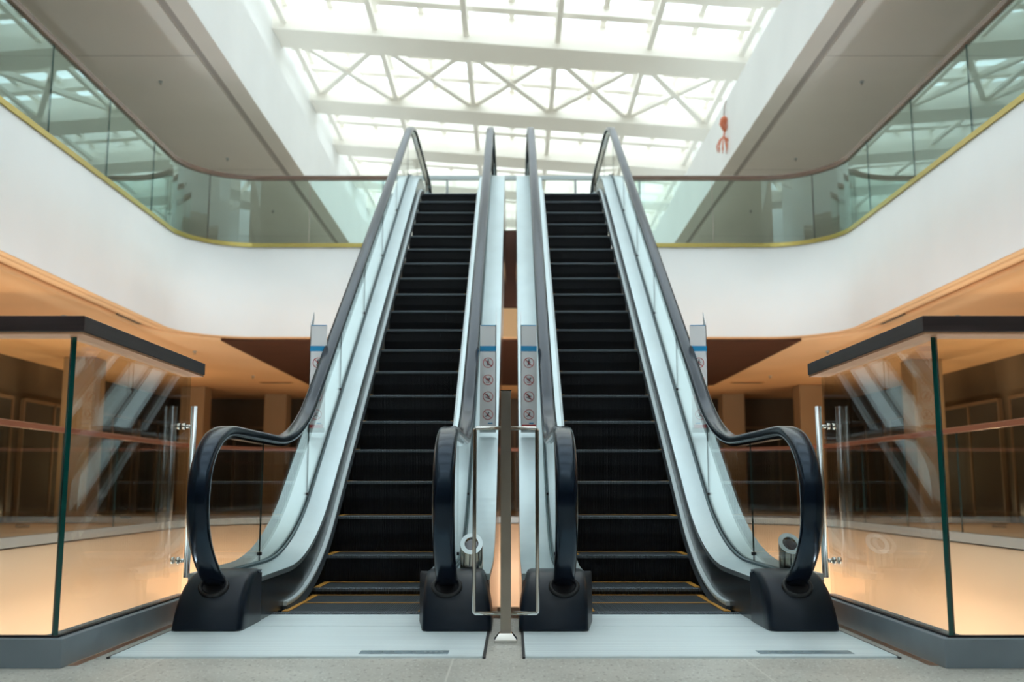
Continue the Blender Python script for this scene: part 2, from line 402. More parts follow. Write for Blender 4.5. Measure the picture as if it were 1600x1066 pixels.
cols = [(-7.8, 12.9, 'square tan column with flared head behind the left glass box'),
        (-8.4, 19.5, 'square tan column beyond the left steel pull handle'),
        (-8.0, 25.2, 'square tan column between dark shops just above the left handrail'),
        (-6.4, 27.2, 'far left tan column in front of the rear dark shops'),
        (7.8, 12.9, 'square tan column with flared head at the right edge behind glass'),
        (8.2, 19.8, 'square tan column beyond the right steel pull handle'),
        (7.4, 24.8, 'square tan column against dark shops right of the right handrail'),
        (6.0, 27.2, 'far right tan column in front of the rear dark shops')]
for c in cols: column(*c)

# ------------------------------------------------------------------ gallery balustrades
def arc_len(P):
    L = [0]
    for a, b in zip(P, P[1:]): L.append(L[-1]+math.hypot(b[0]-a[0], b[1]-a[1]))
    return L
def resample(P, a, b, n):
    L = arc_len(P); out = []
    for i in range(n+1):
        s = a+(b-a)*i/n
        for j in range(len(L)-1):
            if L[j] <= s <= L[j+1]+1e-9:
                t = (s-L[j])/max(1e-9, L[j+1]-L[j]); p, q = P[j], P[j+1]
                v = [p[m]*(1-t)+q[m]*t for m in range(4)]; l = math.hypot(v[2], v[3]); out.append((v[0], v[1], v[2]/l, v[3]/l)); break
    return out
def balustrade(P, z0, z1, label, seg, gmat, railmat, kerbmat, kerb_h, kerb_w, rail, gthk=.016, emat='edge'):
    t = thing('gallery_balustrade', label, 'balustrade', (P[0][0], P[0][1], z0))
    inv = Matrix.Translation((-P[0][0], -P[0][1], -z0))
    def add(nm, bm, m, par=t, **kw):
        bm.transform(inv); return link(nm, bm, m, par, **kw)
    bm = B(); ribbon(bm, P, [(-.015, z0), (-.015, z0+kerb_h), (kerb_w, z0+kerb_h), (kerb_w, z0)], smooth=False); add('base_shoe', bm, kerbmat)
    L = arc_len(P)[-1]; nseg = max(1, round(L/seg))
    for i in range(nseg):
        a, b = L*i/nseg+.006, L*(i+1)/nseg-.006
        Q = resample(P, a, b, 10)
        bm = B(); g0, g1 = .02, .02+gthk
        rows = [[(x+nx*d, y+ny*d, z) for d, z in ((g0, z0+kerb_h), (g0, z1-.02), (g1, z1-.02), (g1, z0+kerb_h))] for x, y, nx, ny in Q]
        grid(bm, rows, True, 0, False, cap=True)
        bm.faces.ensure_lookup_table()
        bm.faces[-1].material_index = 1; bm.faces[-2].material_index = 1
        for f in bm.faces: 
            if f.material_index == 0 and abs(f.calc_center_median().z - (z1-.02)) < 1e-4: f.material_index = 1
        add('glass_pane', bm, [gmat, emat])
    bm = B(); rw, rh = rail
    c = .028
    sec = [(c-rw/2, z1-rh+.01), (c-rw/2, z1-.012), (c-rw/2+.015, z1), (c+rw/2-.015, z1), (c+rw/2, z1-.012), (c+rw/2, z1-rh+.01)]
    ribbon(bm, P, sec, smooth=False); add('handrail', bm, railmat)
    return t
XC = 1.78
balustrade(cut_path(UP, XC, -1), ZF, 6.03, 'curved glass balustrade with brown handrail on the upper gallery left of the escalators', 1.75, 'glass_gal', 'wood_rail', 'brass', .07, .09, (.08, .09))
balustrade(cut_path(UP, XC, 1), ZF, 6.03, 'curved glass balustrade with brown handrail on the upper gallery right of the escalators', 1.75, 'glass_gal', 'wood_rail', 'brass', .07, .09, (.08, .09))
balustrade(LOW, 0.0, 1.42, 'curved glass balustrade with reddish rail round the far side of the floor opening', 1.7, 'glass_box', 'rail_red', 'kerb', .115, .10, (.09, .08), emat='seam')

# glass barrier behind the heads of the escalators
t = thing('glass_barrier', 'low glass barrier with pale steel top rail behind the escalator heads', 'barrier', (0, 18.8, ZF))
bm = B(); bx(bm, -2.6, 2.6, -.01, .01, 0.02, 1.86); link('glass_pane', bm, 'glass', t)
bm = B(); bx(bm, -2.6, 2.6, -.04, .04, 1.86, 1.94); link('top_rail', bm, 'bracket', t)
for x in (-2.5, -1.25, 1.25, 2.5):
    bm = B(); bx(bm, x-.02, x+.02, -.03, .03, 0, 1.86); link('post', bm, 'kerb', t)

# infill between the escalators under the gallery edge
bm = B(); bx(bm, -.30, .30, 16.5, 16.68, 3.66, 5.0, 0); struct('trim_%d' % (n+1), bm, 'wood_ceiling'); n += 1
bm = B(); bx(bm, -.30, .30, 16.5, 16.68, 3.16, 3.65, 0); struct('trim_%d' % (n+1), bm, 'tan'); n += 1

# ------------------------------------------------------------------ floor balustrades by the landing (glass boxes)
def floor_balustrade(m, label):
    xc, yc = 1.655*m, 3.86
    t = thing('floor_balustrade', label, 'balustrade', (xc, yc, 0))
    def MX(bm):
        if m > 0: return bm
        for v in bm.verts: v.co.x *= -1
        return bm
    # local coords for m = +1: x grows outwards from the corner, y away from the viewer
    LX, LY = 3.94, 1.62
    bm = B(); prism(bm, [(0, 0), (LX, 0), (LX, .11), (.11, .11), (.11, LY), (0, LY)], -.0, .108, axis='z'); link('base_kerb', MX(bm), 'kerb_dark', t, bevel=.003)
    bm = B(); bx(bm, .028, LX, .028, .05, .108, .116); bx(bm, .028, .05, .03, LY-.02, .108, .116); link('glazing_seal', MX(bm), 'black', t)
    bm = B(); bx(bm, .055, LX, .030, .048, .112, 1.262, 0)
    for f in bm.faces:
        c = f.calc_center_median()
        if abs(c.x-.055) < 1e-4 or abs(c.z-1.262) < 1e-4: f.material_index = 1
    link('glass_pane', MX(bm), ['glass_box', 'edge'], t)
    bm = B(); bx(bm, .030, .048, .03, LY-.18, .112, 1.262, 0)
    for f in bm.faces:
        c = f.calc_center_median()
        if abs(c.y-.03) < 1e-4 or abs(c.z-1.262) < 1e-4: f.material_index = 1
    link('glass_pane', MX(bm), ['glass_box', 'edge'], t)
    bm = B(); prism(bm, [(-.03, -.05), (LX, -.05), (LX, .08), (.08, .08), (.08, LY-.14), (-.03, LY-.14)], 1.268, 1.330, axis='z'); r = link('top_rail', MX(bm), 'rail_lam', t, bevel=.003)
    bm = B(); prism(bm, [(-.024, -.044), (LX, -.044), (LX, .074), (.074, .074), (.074, LY-.146), (-.024, LY-.146)], 1.258, 1.268, axis='z'); link('rail_underside', MX(bm), 'rail_under_lit', r)
    # pull handle on the glass end
    y = LY-.27
    h = bm = B(); tube(bm, [(-.022, y, .215), (-.022, y, 1.09)], .0165, 16); h = link('pull_handle', MX(bm), 'steel', t, smooth=False)
    for z in (.30, .985):
        bm = B(); tube(bm, [(-.02, y, z), (.032, y, z)], .010, 12); tube(bm, [(.018, y, z), (.033, y, z)], .017, 14); tube(bm, [(.045, y, z), (.060, y, z)], .017, 14)
        link('standoff', MX(bm), 'chrome', h)
    return t
floor_balustrade(-1, 'glass floor balustrade with dark wooden rail and grey kerb left of the escalators')
floor_balustrade(1, 'glass floor balustrade with dark wooden rail and grey kerb right of the escalators')

# ------------------------------------------------------------------ escalators
TA = math.tan(math.radians(35.04)); CA = math.cos(math.radians(35.04)); SA = math.sin(math.radians(35.04))
PITCH = .4316
def incline_path(z_flat0, z_off, y_start, y_end, z_top, r0, r1, n=10):
    """(Y,z): flat, arc, incline, arc, flat.  incline: z = nose + z_off"""
    def zl(y): return .4671 + (y-7.1775)*TA + z_off
    ya = 7.1775 + (z_flat0 - z_off - .4671)/TA; yb = 7.1775 + (z_top - z_off - .4671)/TA
    half = math.radians(35.04)/2
    P = [(y_start, z_flat0)]
    t = r0*math.tan(half)
    for i in range(n+1):
        a = 2*half*i/n; P.append((ya-t + r0*math.sin(a), z_flat0 + r0*(1-math.cos(a))))
    t1 = r1*math.tan(half); ys = yb - t1*CA
    m = 14; y0, z0 = P[-1]; z1 = z_top - t1*SA
    for i in range(1, m): P.append((y0+(ys-y0)*i/m, z0+(z1-z0)*i/m))
    for i in range(n+1):
        a = 2*half*(1-i/n); P.append((yb+t1 - r1*math.sin(a), z_top - r1*(1-math.cos(a))))
    P.append((y_end, z_top))
    return P
def plen(P):
    L = [0]
    for a, b in zip(P, P[1:]): L.append(L[-1]+math.hypot(b[0]-a[0], b[1]-a[1]))
    return L
def at_len(P, L, s):
    s = max(0, min(L[-1]-1e-6, s))
    for j in range(len(L)-1):
        if L[j+1] >= s:
            t = (s-L[j])/max(1e-9, L[j+1]-L[j]); return (P[j][0]*(1-t)+P[j+1][0]*t, P[j][1]*(1-t)+P[j+1][1]*t)
def len_at_y(P, L, y):
    for j in range(len(L)-1):
        if P[j+1][0] >= y: return L[j] + (y-P[j][0])/max(1e-9, (P[j+1][0]-P[j][0]))*(L[j+1]-L[j])
def z_at(P, y):
    for a, b in zip(P, P[1:]):
        if a[0] <= y <= b[0]: return a[1]+(b[1]-a[1])*(y-a[0])/max(1e-9, b[0]-a[0])
    return P[-1][1] if y > P[-1][0] else P[0][1]
NOSE = incline_path(0.0, 0.0, 5.40, 16.3, ZF, 1.3, 1.3, 12); LN = plen(NOSE)
DECK = incline_path(.225, .235, 5.08, 16.2, ZF+.235, 2.2, 1.4, 16)
STRIP = incline_path(.012, .02, 5.66, 16.2, ZF+.03, 2.3, 1.4, 16)
RTOP = 5.72
RAILM = incline_path(.962, .945, 5.3, 15.85, RTOP, 1.9, 1.7, 18)
def catmull(P, n=6):
    out = []
    for i in range(len(P)-1):
        p0, p1, p2, p3 = P[max(i-1, 0)], P[i], P[i+1], P[min(i+2, len(P)-1)]
        for k in range(n):
            t = k/n
            out.append(tuple(.5*((2*p1[j]) + (-p0[j]+p2[j])*t + (2*p0[j]-5*p1[j]+4*p2[j]-p3[j])*t*t + (-p0[j]+3*p1[j]-3*p2[j]+p3[j])*t**3) for j in (0, 1)))
    out.append(P[-1]); return out
NEWEL = catmull([(5.03, .165), (4.86, .215), (4.72, .295), (4.62, .385), (4.56, .48), (4.537, .58), (4.545, .69), (4.58, .782), (4.66, .866), (4.79, .930), (4.97, .960), (5.3, .962)], 5)
TOPN = catmull([(15.85, RTOP), (16.08, RTOP-.03), (16.26, RTOP-.14), (16.35, RTOP-.32), (16.34, RTOP-.52), (16.22, RTOP-.68), (16.02, RTOP-.76)], 5)
RAIL = NEWEL[:-1] + RAILM[:-1] + TOPN
def normals2(P):
    N = []
    for i in range(len(P)):
        a, b = P[max(i-1, 0)], P[min(i+1, len(P)-1)]
        dy, dz = b[0]-a[0], b[1]-a[1]; l = math.hypot(dy, dz) or 1
        N.append((-dz/l, dy/l))
    return N
def sweep2(bm, P, sec, mi=0, smooth=True, cap=True):
    """sec: closed list (x, offset along the path normal, outward positive)"""
    N = normals2(P)
    rows = [[(x, p[0]+n[0]*o, p[1]+n[1]*o) for x, o in sec] for p, n in zip(P, N)]
    grid(bm, rows, True, mi, smooth, cap=cap)
def sweepv(bm, P, sec, mi=0, smooth=False):
    """sec: (x, vertical offset)"""
    grid(bm, [[(x, y, z+o) for x, o in sec] for y, z in P], True, mi, smooth, cap=True)
def clip_path(P, ya, yb, n=30):
    ys = sorted(set([ya, yb] + [p[0] for p in P if ya < p[0] < yb]))
    return [(y, z_at(P, y)) for y in ys]

def make_escalator(m, label):
    """m = +1: centre gap lies on +x"""
    cx = -.8316*m
    t = thing('escalator', label, 'escalator', (cx, 0, 0))
    def L(name, bm, mats, parent=t, **kw): return link(name, bm, mats, parent, **kw)
    # steps
    s0 = len_at_y(NOSE, LN, 7.1775)
    ks = []
    k = -4
    while s0+k*PITCH < LN[-1]-.5:
        ks.append(k); k += 1
    for k in ks:
        y, z = at_len(NOSE, LN, s0+k*PITCH); y2, z2 = at_len(NOSE, LN, s0+(k+1)*PITCH)
        if y < 5.46: y = 5.46
        if y2 - y < .05: continue
        bm = B()
        d = y2-y
        zb = z-.30 if z > .1 else z-.2
        # riser curved slightly, tread slab
        pts = [(.006, -.034), (.006, -.12), (.022, -.20), (.03, zb-z), (d-.004, zb-z), (d-.004, 0), (.03, 0), (.03, -.034)]
        prism(bm, pts, -.393, .393, 0)
        for f in bm.faces:
            if abs(f.calc_center_median().z) < 1e-4: f.material_index = 1
        # bright cleat along the nose
        prism(bm, [(-.004, -.020), (-.004, -.004), (.0, .001), (.032, .001), (.032, -.020)], -.393, .393, 2)
        prism(bm, [(.0, -.034), (.0, -.020), (.03, -.020), (.03, -.034)], -.393, .393, 0)
        o = L('step', bm, ['step', 'tread', 'cleat']); o.location = (0, y, z)
        bm = B()
        for a, b in ((-.390, -.352), (.352, .390)): bx(bm, a, b, .005, d-.01, .0015, .0045)
        bx(bm, -.352, .352, d-.028, d-.008, .0015, .0035)
        link('yellow_edge', bm, 'yellow', o)
    # comb plate
    bm = B(); bx(bm, -.405, .405, 5.40, 5.455, -.02, .012, 0); L('comb', bm, 'cleat')
    bm = B()
    for i in range(60):
        x = -.39 + .78*i/59; bx(bm, x-.003, x+.003, 5.455, 5.475, .0, .009)
    L('comb_teeth', bm, 'yellow')
    for s in (-1, 1):
        inner = (s == m)                    # side facing the centre gap
        def q(v): return s*v
        def sec(lst): return [(q(x), o) for x, o in lst]
        # skirt panel
        bm = B(); sweepv(bm, clip_path(DECK, 5.08, 16.2), sec([(.408, -.30), (.408, -.03), (.425, -.03), (.425, -.30)])); 
        yk = 5.125
        prism(bm, [(yk, .0085), (yk, .20), (5.62, .197), (5.9, .195), (6.2, .195), (6.2, -.05), (5.41, -.05), (5.41, .0085)], q(.4045), q(.407)); L('skirt_panel', bm, 'skirt')
        # brush guard
        bm = B(); sweepv(bm, STRIP, sec([(.380, .026), (.382, .034), (.410, .034), (.410, .008), (.384, .010)]), 0); g = L('skirt_guard', bm, 'deck_edge')
        bm = B(); sweepv(bm, STRIP, sec([(.372, -.030), (.384, .012), (.408, .012), (.408, -.030)]), 0); link('brush', bm, 'brush', g)
        # inner deck
        bm = B(); sweepv(bm, DECK, sec([(.412, -.030), (.412, -.004), (.540, .022), (.540, -.02)])); d1 = L('inner_deck', bm, 'deck')
        # seals on both sides of the glass
        for a, b in ((.538, .549), (.561, .572)):
            bm = B(); sweepv(bm, clip_path(DECK, 5.14, 16.15), sec([(a, .0), (a, .034), (b, .038), (b, .0)])); L('glazing_seal', bm, 'seal')
        # outer deck and cladding
        bm = B(); sweepv(bm, DECK, sec([(.570, -.01), (.570, .020), (.752, .020), (.752, -.01)])); L('outer_deck', bm, 'deck')
        bm = B()
        CL = [(5.0, -.30)] + []
        top = clip_path(DECK, 5.30, 16.5) if False else DECK
        rows = []
        for y, z in DECK:
            zb = (z-.235) - .95 if y > 6.3 else -.55 - max(0, y-5.6)*.4
            if y >= 16: zb = 3.9
            rows.append([(q(.735), y, z-.01), (q(.752), y, z-.01), (q(.752), y, zb), (q(.735), y, zb)])
        grid(bm, rows, True, 0, False, cap=True); L('side_cladding', bm, 'mirror_clad')
        # glass panes
        seams = [5.70, 6.95, 8.16, 9.37, 10.58, 11.79, 13.0, 14.3, 15.6]
        NR = normals2(RAIL); inner_rail = [(p[0]-n_[0]*.05*-1*-1, p[1]-n_[1]*.05) for p, n_ in zip(RAIL, NR)]
        first = [p for p in inner_rail[:len(NEWEL)-1] if p[1] > .26]
        up = [p for p in inner_rail if p[0] > 5.3]
        mid_in = [(p[0], p[1]) for p in inner_rail[len(NEWEL)-1:len(NEWEL)-1+len(RAILM)-1]]
        def zi(y): return z_at(mid_in, y)
        def zd(y): return z_at(DECK, y)+.012
        poly = first + [p for p in mid_in if p[0] < 5.69] + [(5.698, zi(5.698)), (5.698, zd(5.698)), (5.3, zd(5.3)), (first[0][0]+.02, zd(5.1))]
        bm = B(); prism(bm, poly, q(.551), q(.559), 0, 1); p0 = L('glass_pane', bm, ['glass', 'seam'])
        for a, b in zip(seams, seams[1:]):
            ys = [a+.002+(b-a-.004)*i/8 for i in range(9)]
            bm = B(); prism(bm, [(y, zi(y)) for y in ys] + [(y, zd(y)) for y in ys[::-1]], q(.551), q(.559), 0, 1); L('glass_pane', bm, ['glass', 'seam'])
        topin = [(p[0], p[1]) for p in inner_rail[len(NEWEL)+len(RAILM)-2:] if p[0] > 15.62 and p[1] > ZF+.27]
        bm = B(); prism(bm, [(15.605, zi(15.605))] + topin + [(15.605, ZF+.25)], q(.551), q(.559), 0, 1); L('glass_pane', bm, ['glass', 'seam'])
        # pane clips at the seams
        for y in seams[:-1]:
            bm = B(); z = zd(y)+.065
            bx(bm, min(q(.544), q(.566)), max(q(.544), q(.566)), y-.013, y+.013, z-.009, z+.009); L('pane_clip', bm, 'black')
        # handrail and its guide
        bm = B()
        h = .5*.098
        secr = [(-h, -.030), (-h-.002, -.012), (-h+.006, .006), (-h+.020, .013), (h-.020, .013), (h-.006, .006), (h+.002, -.012), (h, -.030), (h-.014, -.034), (h-.016, -.018), (-h+.016, -.018), (-h+.014, -.034)]
        sweep2(bm, RAIL, [(s*.5535+x, o) for x, o in secr]); hr = L('handrail', bm, 'rubber')
        bm = B(); sweep2(bm, [p for p in RAIL[14:-10]], [(s*.5535+x, o) for x, o in ((-.024, -.050), (-.024, -.024), (.024, -.024), (.024, -.050))], smooth=False); link('guide_rail', bm, 'chrome', hr)
        # newel base: rounded black housing, wider at the foot
        a, b = (.447, .762) if inner else (.404, .722)
        prof = catmull([(4.772, .0085), (4.790, .07), (4.815, .14), (4.850, .195), (4.90, .235), (4.97, .258), (5.06, .262), (5.12, .262)], 4)
        rows = []
        for i, (y, z) in enumerate(prof):
            tt = z/.26
            ox = b - .040*tt**2
            ix = a
            r = min(.03, .03*tt+.004)
            yb_ = 5.14
            zz = z-.014*tt
            rows.append([(q(.4045), yb_, zz), (q(ix), min(yb_, y+.035), z-.014*tt), (q(ix+.005), min(yb_, y+.012), z-.006*tt), (q(ix+.020), y, z), (q(ox-.020), y, z), (q(ox-.005), min(yb_, y+.012), z-.006*tt), (q(ox), min(yb_, y+.035), z-.014*tt), (q(ox), yb_, zz)])
        bm = B(); grid(bm, rows, False, 0, True, cap=False)
        # close top, sides are closed by the rows
        nb = L('newel_base', bm, 'newel')
        sm = nb.modifiers.new('solid', 'SOLIDIFY'); sm.thickness = .006
        # inner side plate under the deck front
        bm = B()
        c0 = (s*.5535, 4.853, .200)
        ang = math.radians(52)
        R1, R2 = .066, .050
        rows = []
        for rr, o in ((.074, -.02), (.074, .012), (.066, .022), (.052, .018), (.050, -.02)):
            ring = []
            for i in range(28):
                th = 2*PI*i/28
                u = math.cos(th)*rr; v = math.sin(th)*rr*.80
                # plane normal faces up and to the viewer
                ny, nz = -math.sin(ang), math.cos(ang)
                ring.append((c0[0]+u, c0[1]+v*math.cos(ang)*1.0 + ny*o, c0[2]+v*math.sin(ang) + nz*o))
            rows.append(ring)
        grid(bm, rows, True, 0, True); link('rail_bellow', bm, 'black', nb)
        bm = B(); f = [(c0[0]+math.cos(2*PI*i/28)*.054, c0[1]+math.sin(2*PI*i/28)*.043*math.cos(ang)-.008*math.sin(ang), c0[2]+math.sin(2*PI*i/28)*.043*math.sin(ang)+.008*math.cos(ang)) for i in range(28)]
        bm.faces.new([bm.verts.new(p) for p in f]); link('rail_opening', bm, 'black', nb)
        if s == 1:
            # sensor column on the outer deck of the right hand balustrade
            X0 = .655; Yc = 5.20; zb = z_at(DECK, Yc)+.02; r = .0575
            if not inner: X0 = .628; Yc = 5.22
            bm = B(); n_ = 32; low, high = .090, .190
            def ztop(y): return zb + (low+high)/2 + (y/r)*(high-low)/2
            ring = lambda rr, f: [(X0+rr*math.cos(2*PI*i/n_), Yc+rr*math.sin(2*PI*i/n_), f(rr*math.sin(2*PI*i/n_))) for i in range(n_)]
            grid(bm, [ring(r, lambda y: zb), ring(r, ztop)], True, 0, True)
            grid(bm, [ring(r, ztop), ring(r*.62, ztop)], True, 1, False)
            grid(bm, [ring(r*.62, ztop), ring(r*.58, lambda y: ztop(y)-.012)], True, 0, True)
            sc = L('indicator_column', bm, ['chrome', 'deck_edge'])
            bm = B(); bm.faces.new([bm.verts.new(p) for p in ring(r*.585, lambda y: ztop(y)-.010)]); link('lens', bm, 'lens', sc)
        if s == -m:
            bm = B()       # small oval cap on the outer inner deck
            z = z_at(DECK, 5.36)+.012
            prism(bm, [(q(.478)+.020*math.cos(2*PI*i/24), 5.36+.055*math.sin(2*PI*i/24)) for i in range(24)], z, z+.004, axis='z'); L('deck_cap', bm, 'seal')
    # underside of the truss
    bm = B()
    grid(bm, [[(-.74, y, (z-.235)-.95 if y > 6.3 else -.6), (.74, y, (z-.235)-.95 if y > 6.3 else -.6)] for y, z in DECK if y < 16]); L('truss_soffit', bm, 'mirror_clad')
    return t
make_escalator(1, 'left escalator with black steps, steel decks and glass sides')
make_escalator(-1, 'right escalator with black steps, steel decks and glass sides')

# ------------------------------------------------------------------ landing plates
for sgn, label in ((-1, 'ribbed pale metal landing plate at the foot of the left escalator'), (1, 'ribbed pale metal landing plate at the foot of the right escalator')):
    a, b = sorted((sgn*.085, sgn*1.56))
    t = thing('landing_plate', label, 'landing plate', ((a+b)/2, 4.09, 0))
    w2 = (b-a)/2
    bm = B(); bx(bm, -w2, w2, 0, .02, 0, .008, 0); bx(bm, -w2, w2, .024, .86, 0, .008, 0); bx(bm, -w2, w2, .865, 1.31, 0, .008, 0); link('plate', bm, 'plate', t)
    for e in (-w2-.012, w2):
        bm = B(); bx(bm, e, e+.012, -.012, 1.31, 0, .006); link('edge_trim', bm, 'black', t)
    xa, xb = ((-.585, -.225) if sgn < 0 else (1.03, 1.41))
    ox = (a+b)/2
    bm = B(); bx(bm, xa-ox, xb-ox, .055, .135, .008, .0095); np_ = link('nameplate', bm, 'plate_dark', t)
    bm = B()
    for i in range(5):                       # worn wave emblem
        pts = [(xa-ox+.03+i*.045+.02*math.sin(j/6*PI), .072+.046*j/6, .0102) for j in range(7)]
        tube(bm, pts, .0012, 5)
    if sgn < 0:
        for i in range(4):
            x = xb-ox-.10+i*.022; bx(bm, x, x+.010, .082, .108, .0095, .0105)
    link('engraving', bm, 'bracket', np_)

# ------------------------------------------------------------------ barrier post with two hoops
t = thing('barrier_post', 'square steel barrier post with two hoops standing between the escalators', 'post', (.004, 4.51, 0))
bm = B(); prism(bm, [(-.023, -.023), (.023, -.023), (.023, .023), (-.023, .023)], .02, 1.10, axis='z'); link('post', bm, 'post_steel', t, bevel=.002)
bm = B(); bx(bm, -.0245, .0245, -.0245, .0245, 1.10, 1.106); link('post_cap', bm, 'chrome', t)
bm = B()
def rg(h, z): return [(-h, -h, z), (h, -h, z), (h, h, z), (-h, h, z)]
grid(bm, [rg(.050, 0), rg(.050, .012), rg(.046, .016), rg(.028, .040)], True, 0, False, cap=True); link('base_plate', bm, 'chrome', t)
for s in (-1, 1):
    bm = B(); r = .0085
    x1 = s*.140
    path = [(s*.022, 0, .935), (x1-s*.006, 0, .935), (x1-s*.001, 0, .930), (x1, 0, .922), (x1, 0, .135), (x1-s*.001, 0, .127), (x1-s*.006, 0, .122), (s*.022, 0, .122)]
    tube(bm, path, r, 12); link('hoop', bm, 'chrome', t)

# ------------------------------------------------------------------ safety signs on the outer decks
def icon(t, x, z, kind, y=-.0035):
    bm = B(); R, w_ = .040, .0045; n_ = 28
    def ring(r, yy): return [(x+r*math.cos(2*PI*i/n_), yy, z+r*math.sin(2*PI*i/n_)) for i in range(n_)]
    grid(bm, [ring(R, y), ring(R-w_, y)], True, 0)
    a = math.radians(-45); c, s_ = math.cos(a), math.sin(a)
    def quad(p, q, hw, yy, mi):
        d = Vector((q[0]-p[0], q[1]-p[1])); d.normalize(); nx, nz = -d.y*hw, d.x*hw
        f = bm.faces.new([bm.verts.new((x+v[0], yy, z+v[1])) for v in ((p[0]+nx, p[1]+nz), (q[0]+nx, q[1]+nz), (q[0]-nx, q[1]-nz), (p[0]-nx, p[1]-nz))]); f.material_index = mi
    quad((-.029*1, .029), (.029, -.029), .0022, y-.0012, 0)
    def dot(px, pz, r): 
        f = bm.faces.new([bm.verts.new((x+px+r*math.cos(2*PI*i/10), y-.0004, z+pz+r*math.sin(2*PI*i/10))) for i in range(10)]); f.material_index = 1
    yy = y-.0004
    if kind == 0:        # walking figure
        dot(.002, .022, .0055); quad((.0, .016), (-.002, -.004), .005, yy, 1); quad((-.002, -.004), (-.010, -.024), .0028, yy, 1); quad((-.002, -.004), (.010, -.022), .0028, yy, 1); quad((.0, .012), (.014, .002), .0022, yy, 1); quad((.0, .012), (-.013, .004), .0022, yy, 1)
    elif kind == 1:      # trolley
        quad((-.018, .012), (.012, .012), .0022, yy, 1); quad((.012, .014), (.004, -.010), .0045, yy, 1); quad((.018, .018), (.012, .010), .003, yy, 1); quad((-.014, .002), (.004, -.004), .004, yy, 1); dot(-.010, -.018, .004); dot(.004, -.020, .004)
    elif kind == 2:      # leaning figure on a slope
        dot(-.008, .016, .0055); quad((-.006, .010), (.008, -.006), .005, yy, 1); quad((-.020, -.004), (.020, -.020), .0028, yy, 1); quad((.004, .0), (.018, .004), .0022, yy, 1)
    else:                # seated figure
        dot(.006, .014, .0055); quad((.004, .008), (-.004, -.008), .005, yy, 1); quad((-.004, -.008), (-.020, -.016), .0032, yy, 1); quad((-.002, -.006), (.016, -.016), .0032, yy, 1)
    link('prohibition_symbol', bm, ['sign_red', 'sign_dark'], t)
def safety_sign(x0, x1, side, label, red):
    zb = 1.085
    t = thing('safety_sign', label, 'sign', ((x0+x1)/2, 7.65, zb))
    h = (x1-x0)/2; H1 = 1.92-zb
    bm = B(); bx(bm, -h, h, 0, .006, .04, H1)
    # side wing folded back, peaked
    s = side
    wing = [(.0, .04), (.0, H1), (.10, H1+.12), (.10, .16)]
    prism(bm, wing, s*h - s*.005, s*h, 0); link('panel', bm, 'sign_white', t)
    bm = B(); bx(bm, -h, h, -.002, 0, 1.714-zb, 1.755-zb); link('blue_band', bm, 'sign_blue', t)
    bm = B(); bx(bm, -h*.92, h*.92, -.002, 0, H1-.005, H1); link('top_line', bm, 'sign_blue', t)
    for k_, z in enumerate((1.624, 1.490, 1.361, 1.223)): icon(t, 0, z-zb, k_)
    bm = B(); bx(bm, h*.30*(-s if red else 1)-.018, h*.30*(-s if red else 1)+.018, -.002, 0, .068, .075); link('small_print', bm, 'sign_blue', t)
    bm = B(); bx(bm, -h, h, -.012, .010, -.0, .038); link('bracket', bm, 'bracket', t)
    if red:
        bm = B(); bx(bm, -h*.85, h*.85, -.014, -.0121, .034, .060); link('red_strip', bm, 'sign_red', t)
safety_sign(-1.538, -1.410, -1, 'white prohibition sign with blue band outside the left escalator, partly behind its handrail', True)
safety_sign(-.220, -.095, 1, 'white prohibition sign with blue band on the inner deck of the left escalator', False)
safety_sign(.095, .220, -1, 'white prohibition sign with red foot strip on the inner deck of the right escalator', True)
safety_sign(1.410, 1.538, 1, 'white prohibition sign with blue band outside the right escalator, partly behind its handrail', True)

# ------------------------------------------------------------------ small things overhead
t = thing('hanging_decoration', 'red paper tassel decoration hanging by the upper right fascia', 'decoration', (4.86, 21.8, 8.2))
bm = B(); tube(bm, [(0, 0, .86), (.02, 0, 1.12), (.06, 0, 1.24)], .012, 6); link('string', bm, 'string', t)
bm = B()
for i in range(9):
    a = i*.7; tube(bm, [(0, 0, .88), (.07*math.cos(a), .07*math.sin(a), .80), (.10*math.cos(a), .06*math.sin(a), .68), (.02*math.cos(a), 0, .50)], [.008, .018, .018, .008], 6)
link('upper_cluster', bm, 'deco_red', t)
bm = B(); tube(bm, [(0, 0, .50), (-.02, 0, .38)], .02, 6)
for i in range(12):
    a = i*.55; tube(bm, [(-.02, 0, .40), (-.02+.10*math.cos(a), .08*math.sin(a), .30), (-.02+.17*math.cos(a), .12*math.sin(a), .15), (-.02+.15*math.cos(a), .12*math.sin(a), .02)], [.008, .012, .014, .008], 6)
link('tassel', bm, 'deco_red', t)

def sprinkler(x, y, z, label, group):
    t = thing('sprinkler_head', label, 'sprinkler', (x, y, z), group=group)
    bm = B(); tube(bm, [(0, 0, 0), (0, 0, -.02)], .035, 14); link('rose', bm, 'bracket', t)
    bm = B(); tube(bm, [(0, 0, -.02), (0, 0, -.05)], [.014, .010], 10); tube(bm, [(0, 0, -.05), (0, 0, -.056)], .022, 12); link('nozzle', bm, 'chrome', t)
for side, nm in ((-1, 'left'), (1, 'right')):
    for i, (y, lab) in enumerate(((13.0, 'sprinkler head on the %s upper soffit, the nearest of its row'), (17.3, 'sprinkler head on the %s upper soffit, second nearest of its row'), (21.6, 'sprinkler head on the %s upper soffit just above the gallery handrail'), (25.9, 'sprinkler head on the %s upper soffit, seen through the gallery glass'))):
        sprinkler(side*6.4, y, 8.0, lab % nm, 'sprinkler heads of the %s upper soffit' % nm)
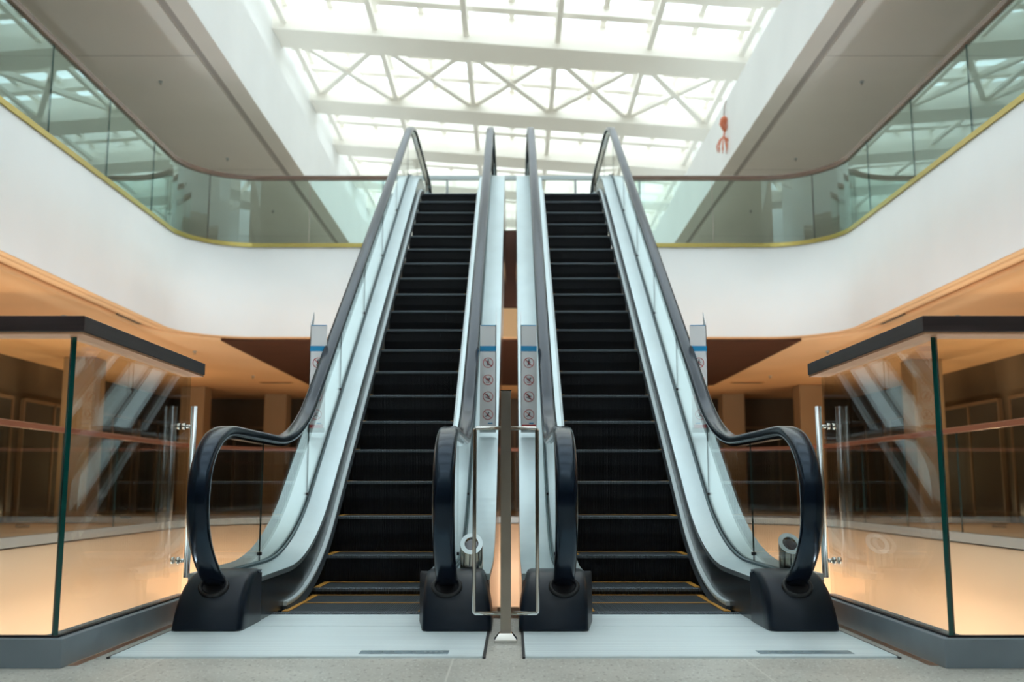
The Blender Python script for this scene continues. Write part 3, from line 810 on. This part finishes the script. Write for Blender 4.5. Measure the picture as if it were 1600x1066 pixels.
for side, nm in ((-1, 'left'), (1, 'right')):
    for (x, y, lab) in ((6.6, 14.5, 'sprinkler head on the %s orange ceiling above the glass box rail'), (5.9, 18.4, 'sprinkler head on the %s orange ceiling beside the dark wooden field'), (5.9, 22.6, 'sprinkler head on the %s orange ceiling near the far air slot')):
        sprinkler(side*x, y, ZC-.02, lab % nm, 'sprinkler heads of the %s lower ceiling' % nm)
    for (x, y, lab) in ((6.8, 19.6, 'dark air slot in the %s orange ceiling'), (5.7, 24.0, 'dark air slot in the %s orange ceiling close to the wooden field')):
        v = thing('air_vent', lab % nm, 'vent', (side*x, y, ZC-.02))
        bm = B(); bx(bm, -.40, .40, -.10, .10, -.012, 0); link('frame', bm, 'tan_groove', v)
        bm = B(); bx(bm, -.34, .34, -.06, -.01, -.018, -.012); bx(bm, -.34, .34, .01, .06, -.018, -.012); link('slot', bm, 'black', v)
    a = thing('access_hatch', 'small dark opening in the %s ceiling groove' % nm, 'vent', (side*5.83, 15.1, ZC+.05))
    bm = B(); bx(bm, -.06, .06, -.45, .45, -.03, 0); link('opening', bm, 'black', a)

# ------------------------------------------------------------------ added fill lights
def fill_uplight(x, y, z, power, label, group, col=(1.0, .70, .42), r=.5, aim=None, hr=.30):
    t = thing('added_fill', label, 'lamp', (x, y, z), group=group)
    bm = B(); tube(bm, [(0, 0, 0), (0, 0, .05)], hr, 20); link('housing', bm, 'black', t)
    ld = bpy.data.lights.new('fill_light', 'AREA'); ld.shape = 'DISK'; ld.size = r; ld.energy = power; ld.color = col
    lo = bpy.data.objects.new('fill_light', ld); COL.objects.link(lo); lo.parent = t
    lo.location = (0, 0, .09)
    lo.rotation_euler = Vector(aim or (0, 0, 1)).to_track_quat('-Z', 'Y').to_euler()
    if aim: ld.spread = math.radians(40); lo.location = (0, 0, .45)
for x in (-3.6, 3.6):
    for y in (7, 11.5, 16):  # added warm lights, out of view, brighten the peach band and orange ceilings
        fill_uplight(x, y, -4.8, 26, 'added warm fill light on the lower level', 'added warm fill lights of the lower level', aim=(-9.2*(1 if x > 0 else -1), 1.5, 3.1))
for x in (-2.6, 2.6):  # two more added warm lights, aimed at the far side of the opening
    fill_uplight(x, 8.5, -4.8, 30, 'added warm fill light on the lower level', 'added warm fill lights of the lower level', aim=(x*.2, 10.5, 3.6))
for x in (-4.4, 4.4):
    for y in (6.0, 10.0, 14.0):  # added cool fill, out of view, lifts the side fascias
        fill_uplight(x, y, -4.8, 70, 'added cool white fill light on the lower level', 'added cool fill lights of the lower level', col=(.80, .93, 1.0))
for side in (-1, 1):
    for y in (8, 12.5, 17, 21.5):  # added warm lights that brighten the orange ceiling from below
        fill_uplight(side*8.2, y, 0.0, 30, 'added warm fill light by the shop fronts', 'added fill lights by the shop fronts', r=.2, hr=.11)
for x in (-3.2, 3.2):  # same added fill in front of the far shops
    fill_uplight(x, 24.5, 0.0, 16, 'added warm fill light before the far shops', 'added fill lights before the far shops', r=.2, hr=.11)
